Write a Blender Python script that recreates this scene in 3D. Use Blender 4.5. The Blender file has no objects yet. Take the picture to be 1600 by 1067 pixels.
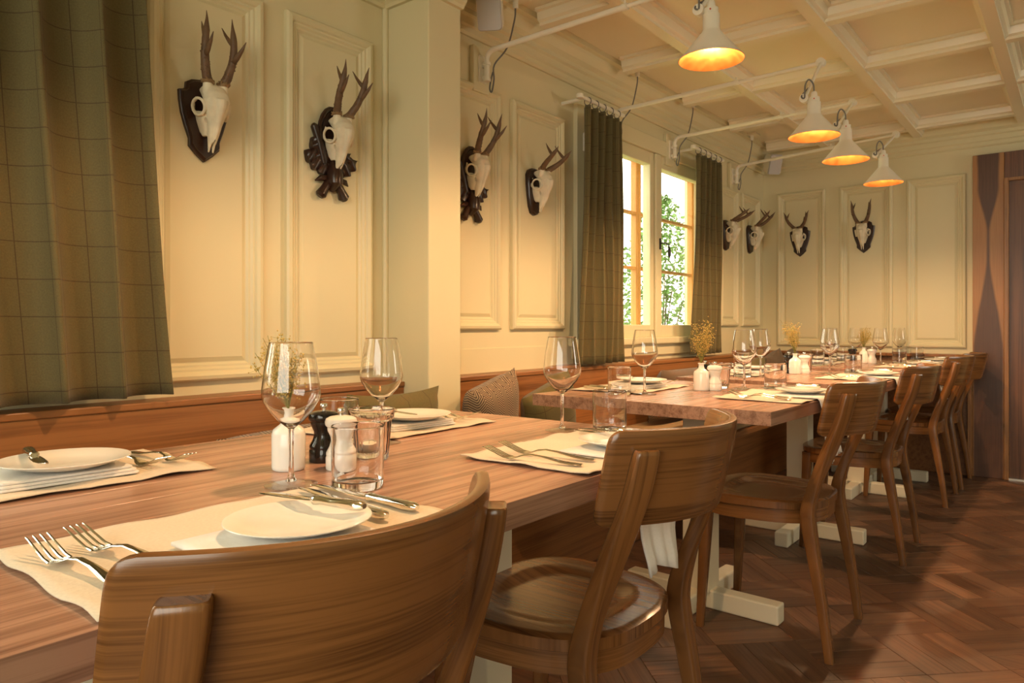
import bpy, math, random
from mathutils import Vector, Matrix
random.seed(7)
PI = math.pi
S = bpy.context.scene
C = S.collection

# ------------------------------------------------------------------ camera, world, lights, exposure
YAW = 0.66803
cd = bpy.data.cameras.new('camera'); cam = bpy.data.objects.new('camera', cd); C.objects.link(cam)
cam.location = (0, 0, 1.0); cam.rotation_euler = (PI/2, 0, YAW)
cd.sensor_width = 36; cd.lens = 1133.16/1600*36; cd.shift_y = -24.1/1600
cd.clip_start = 0.02; cd.clip_end = 200
S.camera = cam
w = bpy.data.worlds.new('world'); S.world = w; w.use_nodes = True
bg = w.node_tree.nodes['Background']
bg.inputs['Color'].default_value = (1.0, 0.94, 0.78, 1); bg.inputs['Strength'].default_value = 6.3
S.view_settings.view_transform = 'Standard'; S.view_settings.look = 'None'
S.view_settings.gamma = 1.0; S.view_settings.use_curve_mapping = False
S.view_settings.exposure = 0.14
LAMP_POWER = 37.0
LAMP_COLOR = (1.0, 0.62, 0.32)

def portal(name, loc, rot, sx, sy):
    l = bpy.data.lights.new(name, 'AREA'); l.shape = 'RECTANGLE'; l.size = sx; l.size_y = sy
    l.cycles.is_portal = True
    o = bpy.data.objects.new(name, l); C.objects.link(o); o.location = loc; o.rotation_euler = rot
    return o
# daylight enters through the window openings of the room
portal('window_daylight', (-2.2, 3.91, 1.49), (0, -PI/2, 0), 1.0, 1.5)
portal('window_daylight', (-2.2, -0.1, 1.49), (0, -PI/2, 0), 1.0, 1.5)
portal('window_daylight', (2.55, 4.5, 1.55), (0, PI/2, 0), 1.0, 1.2)
portal('window_daylight', (0.3, -1.75, 1.45), (PI/2, 0, 0), 2.6, 1.3)

# ------------------------------------------------------------------ mesh helpers
class MB:
    def __init__(s): s.v = []; s.f = []; s.uv = {}
    def add(s, vs, fs):
        n = len(s.v); s.v += [tuple(p) for p in vs]; s.f += [tuple(i+n for i in q) for q in fs]; return s
    def box(s, x0, x1, y0, y1, z0, z1):
        return s.add([(x0,y0,z0),(x1,y0,z0),(x1,y1,z0),(x0,y1,z0),(x0,y0,z1),(x1,y0,z1),(x1,y1,z1),(x0,y1,z1)],
                     [(0,3,2,1),(4,5,6,7),(0,1,5,4),(1,2,6,5),(2,3,7,6),(3,0,4,7)])
    def loft(s, rings, close=True, cap=True):
        n = len(rings[0]); b = len(s.v); m = len(rings)
        for r in rings: s.v += [tuple(p) for p in r]
        for i in range(m-1):
            for j in range(n if close else n-1):
                k = (j+1) % n
                s.f.append((b+i*n+j, b+i*n+k, b+(i+1)*n+k, b+(i+1)*n+j))
        if cap and close:
            s.f.append(tuple(b+j for j in reversed(range(n)))); s.f.append(tuple(b+(m-1)*n+j for j in range(n)))
        return s
    def tube(s, pts, rad, n=8, jit=0.0, flat=1.0):
        pts = [Vector(p) for p in pts]; m = len(pts)
        if not hasattr(rad, '__len__'): rad = [rad]*m
        t0 = (pts[1]-pts[0]).normalized()
        up = Vector((0,0,1)) if abs(t0.z) < .9 else Vector((1,0,0))
        nx = (up - t0*up.dot(t0)).normalized(); rings = []
        for i in range(m):
            t = (pts[min(i+1,m-1)]-pts[max(i-1,0)]).normalized()
            nx = (nx - t*nx.dot(t)).normalized(); ny = t.cross(nx)
            rings.append([pts[i] + (nx*math.cos(2*PI*k/n)*flat + ny*math.sin(2*PI*k/n))*rad[i]*(1+random.uniform(-jit,jit)) for k in range(n)])
        return s.loft(rings)
    def lathe(s, prof, n=32, cx=0, cy=0, cz=0, ribs=0, ramp=0.0, closed=False):
        b = len(s.v); m = len(prof)
        for r, z in prof:
            for k in range(n):
                a = 2*PI*k/n; q = max(r, .00005)*(1 + (ramp*math.cos(ribs*a) if ribs else 0))
                s.v.append((cx+q*math.cos(a), cy+q*math.sin(a), cz+z))
        for i in range(m if closed else m-1):
            i2 = (i+1) % m
            for k in range(n):
                k2 = (k+1) % n
                s.f.append((b+i*n+k, b+i*n+k2, b+i2*n+k2, b+i2*n+k))
        return s
    def prism(s, poly, z0, z1):
        n = len(poly)
        return s.loft([[(x,y,z0) for x,y in poly], [(x,y,z1) for x,y in poly]])
    def xform(s, M, start=0):
        for i in range(start, len(s.v)): s.v[i] = tuple(M @ Vector(s.v[i]))
        return s
    def build(s, name, mat=None, parent=None, smooth=False, bevel=0, seg=2, uv=None):
        me = bpy.data.meshes.new(name); me.from_pydata(s.v, [], s.f); me.update()
        if mat: me.materials.append(M_[mat] if isinstance(mat, str) else mat)
        if smooth:
            for p in me.polygons: p.use_smooth = True
            if smooth != 'all':
                try: me.set_sharp_from_angle(angle=math.radians(40))
                except Exception: pass
        if uv:
            l = me.uv_layers.new(name='UVMap')
            for lp in me.loops: l.data[lp.index].uv = uv[lp.vertex_index]
        o = bpy.data.objects.new(name, me); C.objects.link(o)
        if parent: o.parent = parent
        if bevel:
            b = o.modifiers.new('bevel', 'BEVEL'); b.width = bevel; b.segments = seg; b.limit_method = 'ANGLE'; b.angle_limit = math.radians(40)
            b.harden_normals = False
        return o

def tag(o, label=None, cat=None, group=None, kind=None):
    if label: o['label'] = label
    if cat: o['category'] = cat
    if group: o['group'] = group
    if kind: o['kind'] = kind
    return o
def thing(name, label, cat, loc=(0,0,0), rz=0, group=None):
    o = bpy.data.objects.new(name, None); C.objects.link(o); o.empty_display_size = .05
    o.location = loc; o.rotation_euler = (0,0,rz)
    return tag(o, label, cat, group)
def copy_tree(o, parent=None):
    c = o.copy(); C.objects.link(c); c.parent = parent
    for ch in list(o.children): copy_tree(ch, c)
    return c
class Proto:
    """first use places the original, later uses place copies with parts"""
    def __init__(s, make): s.make = make; s.o = None
    def put(s, loc, rz, label, group=None, scale=1.0):
        if s.o is None: s.o = s.make(); o = s.o
        else: o = copy_tree(s.o)
        o.location = loc; o.rotation_euler = (0,0,rz); o.scale = (scale,)*3
        o['label'] = label
        if group: o['group'] = group
        return o
def cr(pts, n=5):
    """Catmull-Rom through points of any dimension"""
    out = []; m = len(pts); D = len(pts[0])
    for i in range(m-1):
        p0, p1, p2, p3 = pts[max(i-1, 0)], pts[i], pts[i+1], pts[min(i+2, m-1)]
        for k in range(n):
            t = k/n
            out.append(tuple(.5*(2*p1[d]+(p2[d]-p0[d])*t+(2*p0[d]-5*p1[d]+4*p2[d]-p3[d])*t*t+(3*p1[d]-p0[d]-3*p2[d]+p3[d])*t**3) for d in range(D)))
    out.append(tuple(pts[-1])); return out
def ss(a, b, x): x = max(0, min(1, (x-a)/(b-a))); return x*x*(3-2*x)
def rrect(w, h, r, n=5, cx=0, cy=0):
    out = []
    for sx, sy, a0 in ((1,1,0),(-1,1,PI/2),(-1,-1,PI),(1,-1,1.5*PI)):
        for k in range(n+1):
            a = a0 + PI/2*k/n
            out.append((cx+sx*(w/2-r)+r*math.cos(a), cy+sy*(h/2-r)+r*math.sin(a)))
    return out
def sect(w, h, n=12, p=4):
    out = []
    for k in range(n):
        a = 2*PI*k/n; ca, sa = math.cos(a), math.sin(a)
        out.append((w*math.copysign(abs(ca)**(2/p), ca), h*math.copysign(abs(sa)**(2/p), sa)))
    return out

# ------------------------------------------------------------------ materials
M_ = {}
def srgb(r, g, b):
    f = lambda c: (c/255/12.92) if c/255 <= .04045 else ((c/255+.055)/1.055)**2.4
    return (f(r), f(g), f(b), 1)
def newmat(name):
    m = bpy.data.materials.new(name); m.use_nodes = True; M_[name] = m
    nt = m.node_tree; b = nt.nodes['Principled BSDF']
    return m, nt, b
def N(nt, t, **kw):
    n = nt.nodes.new(t)
    for k, v in kw.items(): setattr(n, k, v)
    return n
def math_(nt, op, a, b=None, c=None):
    n = nt.nodes.new('ShaderNodeMath'); n.operation = op
    for i, v in enumerate((a, b, c)):
        if v is None: continue
        if isinstance(v, (int, float)): n.inputs[i].default_value = v
        else: nt.links.new(v, n.inputs[i])
    return n.outputs[0]
def mixc(nt, fac, a, b, mode='MIX'):
    n = nt.nodes.new('ShaderNodeMix'); n.data_type = 'RGBA'; n.blend_type = mode
    for sock, v in ((n.inputs[0], fac), (n.inputs[6], a), (n.inputs[7], b)):
        if isinstance(v, (int, float)): sock.default_value = v
        elif isinstance(v, tuple): sock.default_value = v
        else: nt.links.new(v, sock)
    return n.outputs[2]
def noise(nt, vec, scale, detail=3, rough=.55):
    n = nt.nodes.new('ShaderNodeTexNoise'); n.inputs['Scale'].default_value = scale
    n.inputs['Detail'].default_value = detail; n.inputs['Roughness'].default_value = rough
    if vec is not None: nt.links.new(vec, n.inputs['Vector'])
    return n.outputs['Fac']
def bump(nt, b, h, strength, dist):
    n = nt.nodes.new('ShaderNodeBump'); n.inputs['Strength'].default_value = strength; n.inputs['Distance'].default_value = dist
    nt.links.new(h, n.inputs['Height']); nt.links.new(n.outputs[0], b.inputs['Normal'])
def paint(name, col, rough=.5, var=.06, scale=3, bmp=0.0, bscale=60, spec=.5):
    m, nt, b = newmat(name)
    tc = N(nt, 'ShaderNodeTexCoord').outputs['Object']
    f = noise(nt, tc, scale)
    d = tuple(c*(1-var*2) for c in col[:3])+(1,); u = tuple(min(1, c*(1+var)) for c in col[:3])+(1,)
    nt.links.new(mixc(nt, f, d, u), b.inputs['Base Color'])
    b.inputs['Roughness'].default_value = rough; b.inputs['Specular IOR Level'].default_value = spec
    if bmp: bump(nt, b, noise(nt, tc, bscale), bmp, .002)
    return m
def wood(name, dark, light, axis=1, freq=1.0, rough=.35, coat=0.0, rnd=.25, stripe=.5, flat=None):
    """grain runs along local axis; each object (and each loose piece) gets its own tone and offset"""
    m, nt, b = newmat(name)
    tc = N(nt, 'ShaderNodeTexCoord').outputs['Object']
    oi = N(nt, 'ShaderNodeObjectInfo').outputs['Random']
    isl = N(nt, 'ShaderNodeNewGeometry').outputs['Random Per Island']
    r = math_(nt, 'FRACT', math_(nt, 'ADD', oi, isl))
    off = N(nt, 'ShaderNodeCombineXYZ')
    for i, k in enumerate((17.0, 31.0, 53.0)): nt.links.new(math_(nt, 'MULTIPLY', r, k), off.inputs[i])
    va = N(nt, 'ShaderNodeVectorMath', operation='ADD'); nt.links.new(tc, va.inputs[0]); nt.links.new(off.outputs[0], va.inputs[1])
    mp = N(nt, 'ShaderNodeMapping'); sc = [30*freq]*3; sc[axis] = .8*freq
    if flat is not None: sc[flat] = .8*freq
    mp.inputs['Scale'].default_value = sc; nt.links.new(va.outputs[0], mp.inputs['Vector'])
    n1 = noise(nt, mp.outputs[0], 1.6, 4, .6)
    mp2 = N(nt, 'ShaderNodeMapping'); sc2 = [170*freq]*3; sc2[axis] = 3*freq
    if flat is not None: sc2[flat] = 3*freq
    mp2.inputs['Scale'].default_value = sc2; nt.links.new(va.outputs[0], mp2.inputs['Vector'])
    n2 = noise(nt, mp2.outputs[0], 1.5, 2, .6)
    g = math_(nt, 'ADD', math_(nt, 'MULTIPLY', n1, stripe*2), math_(nt, 'MULTIPLY', n2, .5))
    rmp = N(nt, 'ShaderNodeMapRange'); rmp.inputs[1].default_value = .35+stripe*.35; rmp.inputs[2].default_value = .15+stripe*1.35
    nt.links.new(g, rmp.inputs[0])
    colr = mixc(nt, rmp.outputs[0], dark, light)
    tone = math_(nt, 'ADD', math_(nt, 'MULTIPLY', r, rnd*2), 1-rnd)
    cc = N(nt, 'ShaderNodeCombineXYZ')
    for i in range(3): nt.links.new(tone, cc.inputs[i])
    nt.links.new(mixc(nt, 1.0, colr, cc.outputs[0], 'MULTIPLY'), b.inputs['Base Color'])
    b.inputs['Roughness'].default_value = rough
    if coat: b.inputs['Coat Weight'].default_value = coat; b.inputs['Coat Roughness'].default_value = .18
    bump(nt, b, n2, .12, .001)
    return m
def cloth(name, base, dark, kind, line=None, period=.085, rough=.95):
    """woven cloth in UV metres: 'check' = windowpane check over fine twill, 'herring' = herringbone, 'plain'"""
    m, nt, b = newmat(name)
    uv = N(nt, 'ShaderNodeTexCoord').outputs['UV']
    sp = N(nt, 'ShaderNodeSeparateXYZ'); nt.links.new(uv, sp.inputs[0]); u, v = sp.outputs[0], sp.outputs[1]
    nz = noise(nt, uv, 240, 2, .6)
    if kind == 'plain':
        col = mixc(nt, nz, dark, base); h = nz
    else:
        w_, n_ = (.012, 340) if kind == 'check' else (.03, 105)
        zig = math_(nt, 'MULTIPLY', math_(nt, 'PINGPONG', u, w_), 1.0)
        tw = math_(nt, 'FRACT', math_(nt, 'MULTIPLY', math_(nt, 'ADD', v, zig), n_))
        tw = math_(nt, 'GREATER_THAN', tw, .5)
        amt = .35 if kind == 'check' else .85
        f = math_(nt, 'ADD', math_(nt, 'MULTIPLY', tw, amt), math_(nt, 'MULTIPLY', nz, 1-amt))
        col = mixc(nt, f, dark, base); h = f
    if line:
        ln = None
        for q, offs in ((u, .02), (v, .03)):
            a = math_(nt, 'LESS_THAN', math_(nt, 'FRACT', math_(nt, 'DIVIDE', math_(nt, 'ADD', q, offs+10), period)), .028)
            ln = a if ln is None else math_(nt, 'MAXIMUM', ln, a)
        col = mixc(nt, math_(nt, 'MULTIPLY', ln, .6), col, line)
    nt.links.new(col, b.inputs['Base Color'])
    b.inputs['Roughness'].default_value = rough; b.inputs['Specular IOR Level'].default_value = .15
    b.inputs['Sheen Weight'].default_value = .15
    bump(nt, b, h, .2, .001)
    return m
def metal(name, col, rough):
    m, nt, b = newmat(name); b.inputs['Base Color'].default_value = col; b.inputs['Metallic'].default_value = 1
    tc = N(nt, 'ShaderNodeTexCoord').outputs['Object']
    mr = N(nt, 'ShaderNodeMapRange'); mr.inputs[3].default_value = rough*.8; mr.inputs[4].default_value = rough*1.3
    nt.links.new(noise(nt, tc, 40), mr.inputs[0]); nt.links.new(mr.outputs[0], b.inputs['Roughness'])
    return m
def glassm(name, rough=0.0, col=(1,1,1,1)):
    m, nt, b = newmat(name); b.inputs['Base Color'].default_value = col
    b.inputs['Transmission Weight'].default_value = 1; b.inputs['Roughness'].default_value = rough; b.inputs['IOR'].default_value = 1.46
    return m

paint('wall_paint', (.70, .635, .41, 1), .45, .03, 1.5, .05, 25)
paint('ceiling_paint', (.86, .78, .60, 1), .25, .04, 1.2, .08, 9)
paint('white_enamel', (.82, .78, .66, 1), .3, .02)
paint('cream_paint', (.80, .74, .58, 1), .45, .03)
paint('ceramic_white', (.86, .83, .76, 1), .15, .015)
paint('ceramic_black', (.012, .010, .010, 1), .12, .02)
paint('bone', (.78, .70, .52, 1), .6, .18, 22, .35, 60)
paint('antler', (.16, .09, .045, 1), .55, .35, 30, .6, 120)
paint('antler_burr', (.30, .19, .09, 1), .7, .4, 80, .8, 160)
paint('plaque_dark', (.035, .015, .010, 1), .28, .25, 14, .15, 60)
paint('cable_grey', (.17, .16, .145, 1), .5, .03)
paint('iron_black', (.02, .02, .022, 1), .35, .05)
paint('speaker_grille', (.55, .54, .55, 1), .7, .03)
paint('candle_wax', (.85, .78, .62, 1), .5, .03)
paint('dried_straw', (.60, .43, .12, 1), .85, .3, 90)
paint('dried_green', (.26, .25, .06, 1), .85, .3, 60)
paint('leaf_green', (.10, .24, .04, 1), .6, .4, 9)
paint('grass', (.22, .30, .08, 1), .9, .3, 2)
paint('bark', (.12, .08, .05, 1), .9, .3, 20)
paint('outside_plaster', (.75, .70, .58, 1), .8, .05)
paint('red_screw', (.65, .10, .03, 1), .4, .02)
wood('table_wood', (.21, .105, .066, 1), (.46, .265, .18, 1), 1, 1.0, .27, .0, .13, .55)
wood('bench_wood', (.16, .060, .018, 1), (.30, .125, .040, 1), 1, .8, .38, 0, .06, .5)
wood('chair_wood_y', (.085, .034, .010, 1), (.235, .100, .030, 1), 1, 1.2, .25, .25, .08, .5, 0)
wood('chair_wood_z', (.085, .034, .010, 1), (.21, .088, .026, 1), 2, 1.2, .25, .25, .08, .5, 0)
wood('chair_wood_x', (.085, .034, .010, 1), (.21, .088, .026, 1), 0, 1.0, .25, .25, .08, .5, 2)
wood('floor_oak', (.066, .033, .019, 1), (.135, .070, .039, 1), 0, 1.3, .46, 0, .14, .5)
_nt = M_['floor_oak'].node_tree; _b = _nt.nodes['Principled BSDF']; _l = _b.inputs['Base Color'].links[0].from_socket
_nt.links.new(mixc(_nt, 1.0, _l, N(_nt, 'ShaderNodeObjectInfo').outputs['Color'], 'MULTIPLY'), _b.inputs['Base Color'])
wood('walnut', (.055, .022, .012, 1), (.17, .070, .030, 1), 2, .6, .35, 0, .1, .6)
wood('walnut_light', (.17, .075, .026, 1), (.34, .16, .055, 1), 2, .9, .35, 0, .08, .5)
wood('sash_wood', (.50, .20, .04, 1), (.70, .32, .08, 1), 2, 1.0, .5, 0, .05, .5)
cloth('curtain_tweed', (.185, .155, .070, 1), (.080, .066, .030, 1), 'check', (.045, .022, .016, 1), .085)
cloth('cushion_green', (.18, .15, .058, 1), (.085, .072, .026, 1), 'check', (.05, .03, .02, 1), .10)
cloth('cushion_herring', (.36, .27, .17, 1), (.055, .036, .026, 1), 'herring')
cloth('cushion_brown', (.20, .14, .09, 1), (.055, .040, .026, 1), 'herring')
cloth('seat_tan', (.40, .28, .14, 1), (.20, .13, .06, 1), 'herring')
cloth('linen', (.78, .68, .52, 1), (.60, .51, .38, 1), 'plain')
cloth('napkin_white', (.86, .84, .80, 1), (.76, .74, .70, 1), 'plain')
metal('silver', (.80, .76, .68, 1), .12)
metal('chrome', (.75, .74, .70, 1), .15)
metal('tin', (.7, .68, .62, 1), .35)
metal('copper', (.92, .29, .075, 1), .34)
glassm('glass')
def thin_glass(name):
    m, nt, b = newmat(name); nt.nodes.remove(b); out = nt.nodes['Material Output']
    tr = N(nt, 'ShaderNodeBsdfTransparent'); tr.inputs[0].default_value = (.97, .975, .96, 1)
    gl = N(nt, 'ShaderNodeBsdfGlossy'); gl.inputs['Roughness'].default_value = .01
    lw = N(nt, 'ShaderNodeLayerWeight'); lw.inputs['Blend'].default_value = .5
    fr = math_(nt, 'ADD', math_(nt, 'MULTIPLY', math_(nt, 'POWER', lw.outputs['Facing'], 5.0), .9), .03)   # Schlick reflectance of one surface
    mx = N(nt, 'ShaderNodeMixShader'); nt.links.new(fr, mx.inputs[0]); nt.links.new(tr.outputs[0], mx.inputs[1]); nt.links.new(gl.outputs[0], mx.inputs[2])
    nt.links.new(mx.outputs[0], out.inputs['Surface'])
thin_glass('pane_glass')
_m, _nt, _b = newmat('bulb'); _b.inputs['Base Color'].default_value = (1, .9, .7, 1)
_b.inputs['Emission Color'].default_value = (1, .75, .42, 1); _b.inputs['Emission Strength'].default_value = 12
# bookmatched walnut veneer of the door post: dark figure around a centre line
_m, _nt, _b = newmat('walnut_veneer')
_tc = N(_nt, 'ShaderNodeTexCoord').outputs['Object']; _sp = N(_nt, 'ShaderNodeSeparateXYZ'); _nt.links.new(_tc, _sp.inputs[0])
_ax = math_(_nt, 'ABSOLUTE', _sp.outputs[0])
_cv = N(_nt, 'ShaderNodeCombineXYZ'); _nt.links.new(_ax, _cv.inputs[0]); _nt.links.new(_sp.outputs[2], _cv.inputs[2])
_zz = _sp.outputs[2]
# half-width of the dark heartwood: wide at the top, pinched at 1.72 m, wide below
def _sst(lo, hi, o0, o1):
    n = N(_nt, 'ShaderNodeMapRange'); n.interpolation_type = 'SMOOTHSTEP'
    for i_, v_ in zip((1, 2, 3, 4), (lo, hi, o0, o1)): n.inputs[i_].default_value = v_
    _nt.links.new(_zz, n.inputs[0]); return n.outputs[0]
_wid = math_(_nt, 'ADD', _sst(1.62, 1.92, 0.0, .052), _sst(.80, 1.50, .075, 0.0))
_wid = math_(_nt, 'ADD', _wid, math_(_nt, 'MULTIPLY', noise(_nt, _cv.outputs[0], 4, 2), .012))
_edge = N(_nt, 'ShaderNodeMapRange'); _edge.inputs[1].default_value = -.008; _edge.inputs[2].default_value = .006
_nt.links.new(math_(_nt, 'SUBTRACT', _wid, _ax), _edge.inputs[0])
_mp = N(_nt, 'ShaderNodeMapping'); _mp.inputs['Scale'].default_value = (90, 1, 3); _nt.links.new(_cv.outputs[0], _mp.inputs['Vector'])
_gr = noise(_nt, _mp.outputs[0], 1.5, 3)
_lt = mixc(_nt, _gr, (.28, .125, .042, 1), (.46, .23, .085, 1)); _dk = mixc(_nt, _gr, (.05, .022, .013, 1), (.14, .062, .032, 1))
_nt.links.new(mixc(_nt, _edge.outputs[0], _lt, _dk), _b.inputs['Base Color']); _b.inputs['Roughness'].default_value = .35

# ------------------------------------------------------------------ room shell
WX, WY, CZ = -2.0, 5.75, 2.38          # window wall, far wall, ceiling
RX, BY = 2.5, -1.7                      # aisle-side wall, wall behind the camera
def struct(mb, name, mat, **kw): return tag(mb.build(name, mat, **kw), kind='structure')
def wall_with_openings(name, plane, u0, u1, holes, out, axis):
    """boxes round the openings; plane = inner face, out = outer face"""
    mb = MB(); us = sorted({u0, u1} | {h[0] for h in holes} | {h[1] for h in holes})
    a, b = sorted((plane, out))
    def bx(p, q, z0, z1):
        if axis == 'x': mb.box(a, b, p, q, z0, z1)
        else: mb.box(p, q, a, b, z0, z1)
    for p, q in zip(us, us[1:]):
        hs = [h for h in holes if h[0] <= p and h[1] >= q]
        if hs: bx(p, q, -.02, hs[0][2]); bx(p, q, hs[0][3], CZ+.1)
        else: bx(p, q, -.02, CZ+.1)
    return struct(mb, name, 'wall_paint')
W1 = (3.10, 4.72, .93, 2.04); W2 = (-.90, .70, .93, 2.04)
wl = wall_with_openings('wall_left', WX, BY, WY, [W1, W2], WX-.19, 'x')
wf = wall_with_openings('wall_far', WY, WX-.28, RX+.2, [], WY+.2, 'y')
wr = wall_with_openings('wall_right', RX, BY, WY, [(3.9, 5.1, 1.05, 2.05)], RX+.2, 'x')
wb = wall_with_openings('wall_back', BY, WX-.28, RX+.2, [(-1.0, 1.6, .8, 2.1)], BY-.2, 'y')
tag(MB().box(-12, 8, -8, 14, -.6, -.3).build('ground', 'grass'), kind='structure')

# floor: diagonal parquet blocks, three strips each, direction alternating from block to block
floor = struct(MB().box(WX-.02, RX+.02, BY-.02, WY+.02, -.05, -.012), 'floor', 'walnut')
def proj(x, y, z):
    s_, c_ = math.sin(YAW), math.cos(YAW); Z = -s_*x+c_*y; l = c_*x+s_*y
    if Z < .05: return None
    return 800+1133.16*l/Z, 509.4-1133.16*(z-1)/Z, Z
SB = .2617; e1 = Vector((.70711, .70711)); e2 = Vector((.70711, -.70711)); V0 = Vector((-.539, 2.925)); strips = []
for i in range(-26, 26):
    for j in range(-26, 26):
        c0 = V0+e1*(i+.5)*SB+e2*(j+.5)*SB
        if not (WX-.2 < c0.x < RX+.2 and BY-.2 < c0.y < WY+.2): continue
        odd = (i+j) % 2; tone = random.uniform(.68, 1.3)
        for k in (-1, 0, 1):
            p = c0 + (e2 if odd else e1)*k*SB/3
            strips.append((p, PI/4 if odd else -PI/4, tone))
def strip_mb(): return MB().box(-SB/2+.0006, SB/2-.0006, -SB/6+.0006, SB/6-.0006, -.012, 0)
def vis(p):
    q = proj(p.x, p.y, 0)
    return q and -20 < q[0] < 1620 and 560 < q[1] < 1075 and p.x > -1.25 and p.y < WY-.1 and p.x < RX-.1
inview = sorted([s_ for s_ in strips if vis(s_[0])], key=lambda s_: (s_[0].x < -1.0, proj(s_[0].x, s_[0].y, 0)[2]))[:300]
ids = {id(s_) for s_ in inview}
pm = None
for p, a, tn in inview:
    if pm is None: o = strip_mb().build('floor_plank', 'floor_oak', floor, bevel=.0012, seg=1); pm = o
    else: o = pm.copy(); C.objects.link(o)
    o.location = (p.x, p.y, random.uniform(-.0006, .0003)); o.rotation_euler = (0, 0, a)
    tn *= random.choice((.85, 1, 1, 1, 1.05, 1.3)); o.color = (tn, tn, tn, 1)
rest = MB()
for s_ in strips:
    p, a = s_[:2]
    if id(s_) in ids or not (WX-.1 < p.x < RX+.1 and BY-.1 < p.y < WY+.1): continue
    b0 = len(rest.v); rest.add(*[(lambda m: (m.v, m.f))(strip_mb())][0])
    rest.xform(Matrix.Translation((p.x, p.y, -.0003)) @ Matrix.Rotation(a, 4, 'Z'), b0)
tag(rest.build('floor_planks', 'floor_oak', floor), kind='stuff')

# ceiling: boards and beams of a coffered grid
ceil = struct(MB().box(WX-.28, RX+.2, BY-.2, WY+.2, CZ+.03, CZ+.12), 'ceiling', 'ceiling_paint')
bxs = [-2.07, -1.485, -.905, -.31, .28, .87, 1.46, 2.05, 2.64]; bys = [5.48, 4.76, 4.04, 3.32, 2.59, 1.87, 1.15, .43, -.29, -1.01, -1.73]
for i in range(len(bxs)-1):
    for y0, y1 in zip([5.9]+bys[:-1], bys):
        x0, x1 = bxs[i], bxs[i+1]
        MB().box(x0+.002, x1-.002, y1+.002, y0-.002, CZ, CZ+.03).build('ceiling_panel', 'ceiling_paint', ceil)
def beam(p0, p1, along):
    k_ = 1.0 if along == 'y' else .93
    mb = MB(); prof = [(-.060, CZ), (-.060, CZ-.014), (-.046, CZ-.018), (-.040, CZ-.052), (-.026, CZ-.060), (-.026, CZ-.074), (.026, CZ-.074), (.026, CZ-.060), (.040, CZ-.052), (.046, CZ-.018), (.060, CZ-.014), (.060, CZ)]
    prof = [(a, CZ-(CZ-z)*k_) for a, z in prof]
    if along == 'y': rings = [[(p0[0]+a, y, z) for a, z in prof] for y in (p0[1], p1[1])]
    else: rings = [[(x, p0[1]+a, z) for a, z in prof] for x in (p0[0], p1[0])]
    mb.loft(rings); return mb.build('ceiling_beam', 'ceiling_paint', ceil)
for x in bxs[1:-1]: beam((x, BY), (x, WY-.06), 'y')
for y in bys[:-1]: beam((WX+.13, y), (RX, y), 'x')

# mouldings
def sweep_rect(mb, P, y0, y1, z0, z1, prof):
    """mitred moulding round a rectangle; P(u, out, z) maps wall coordinates to the room"""
    rings = []
    for cy, cz, sy, sz in ((y0, z0, 1, 1), (y1, z0, -1, 1), (y1, z1, -1, -1), (y0, z1, 1, -1)):
        rings.append([P(cy+sy*a, o, cz+sz*a) for a, o in prof])
    rings.append(rings[0]); n = len(prof); b = len(mb.v)
    for r in rings[:4]: mb.v += [tuple(p) for p in r]
    for i in range(4):
        for j in range(n-1):
            mb.f.append((b+i*n+j, b+((i+1) % 4)*n+j, b+((i+1) % 4)*n+j+1, b+i*n+j+1))
    return mb
MOULD = [(0, 0), (0, .016), (.006, .022), (.016, .024), (.024, .018), (.028, .012), (.034, .012), (.040, .006), (.046, .006), (.052, 0)]
PL = lambda u, o, z: (WX+o, u, z)
PF = lambda u, o, z: (u, WY-o, z)
def wall_panel(wall, P, y0, y1, z0, z1):
    m = sweep_rect(MB(), P, y0, y1, z0, z1, MOULD); o = m.build('panel_moulding', 'wall_paint', wall)
    i = .068; mb = MB()   # raised field inside the frame with a chamfered border
    r0 = [P(a, .001, b) for a, b in ((y0+i-.012, z0+i-.012), (y1-i+.012, z0+i-.012), (y1-i+.012, z1-i+.012), (y0+i-.012, z1-i+.012))]
    r1 = [P(a, .007, b) for a, b in ((y0+i, z0+i), (y1-i, z0+i), (y1-i, z1-i), (y0+i, z1-i))]
    mb.loft([r0, r1]); mb.build('wall_panel', 'wall_paint', wall)
for y0, y1, z0, z1 in ((.925, 1.28, .842, 2.0), (1.362, 1.716, .842, 2.005), (2.03, 2.44, .985, 2.005), (2.52, 2.93, .985, 2.005),
                       (4.86, 5.18, 1.0, 1.985), (5.265, 5.63, 1.0, 1.985)):
    wall_panel(wl, PL, y0, y1, z0, z1)
for x0, x1 in ((-1.886, -1.529), (-1.429, -1.073), (-.984, -.625)):
    wall_panel(wf, PF, x0, x1, .85, 2.03)
# plank joints of the plain dado below the upper panels: thin rails
for y0, y1 in ((1.955, 3.05), (4.78, 5.75)):
    MB().box(WX, WX+.004, y0, y1, .80, .905).build('dado_board', 'wall_paint', wl)
# pillar
pil = struct(MB().box(WX, -1.78, 1.79, 1.955, 0, CZ+.02), 'pillar', 'wall_paint', bevel=.004)
MB().tube([(WX+.008, 1.782, .8), (WX+.008, 1.782, 2.2)], .011, 10).build('corner_bead', 'wall_paint', pil, smooth=True)
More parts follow.
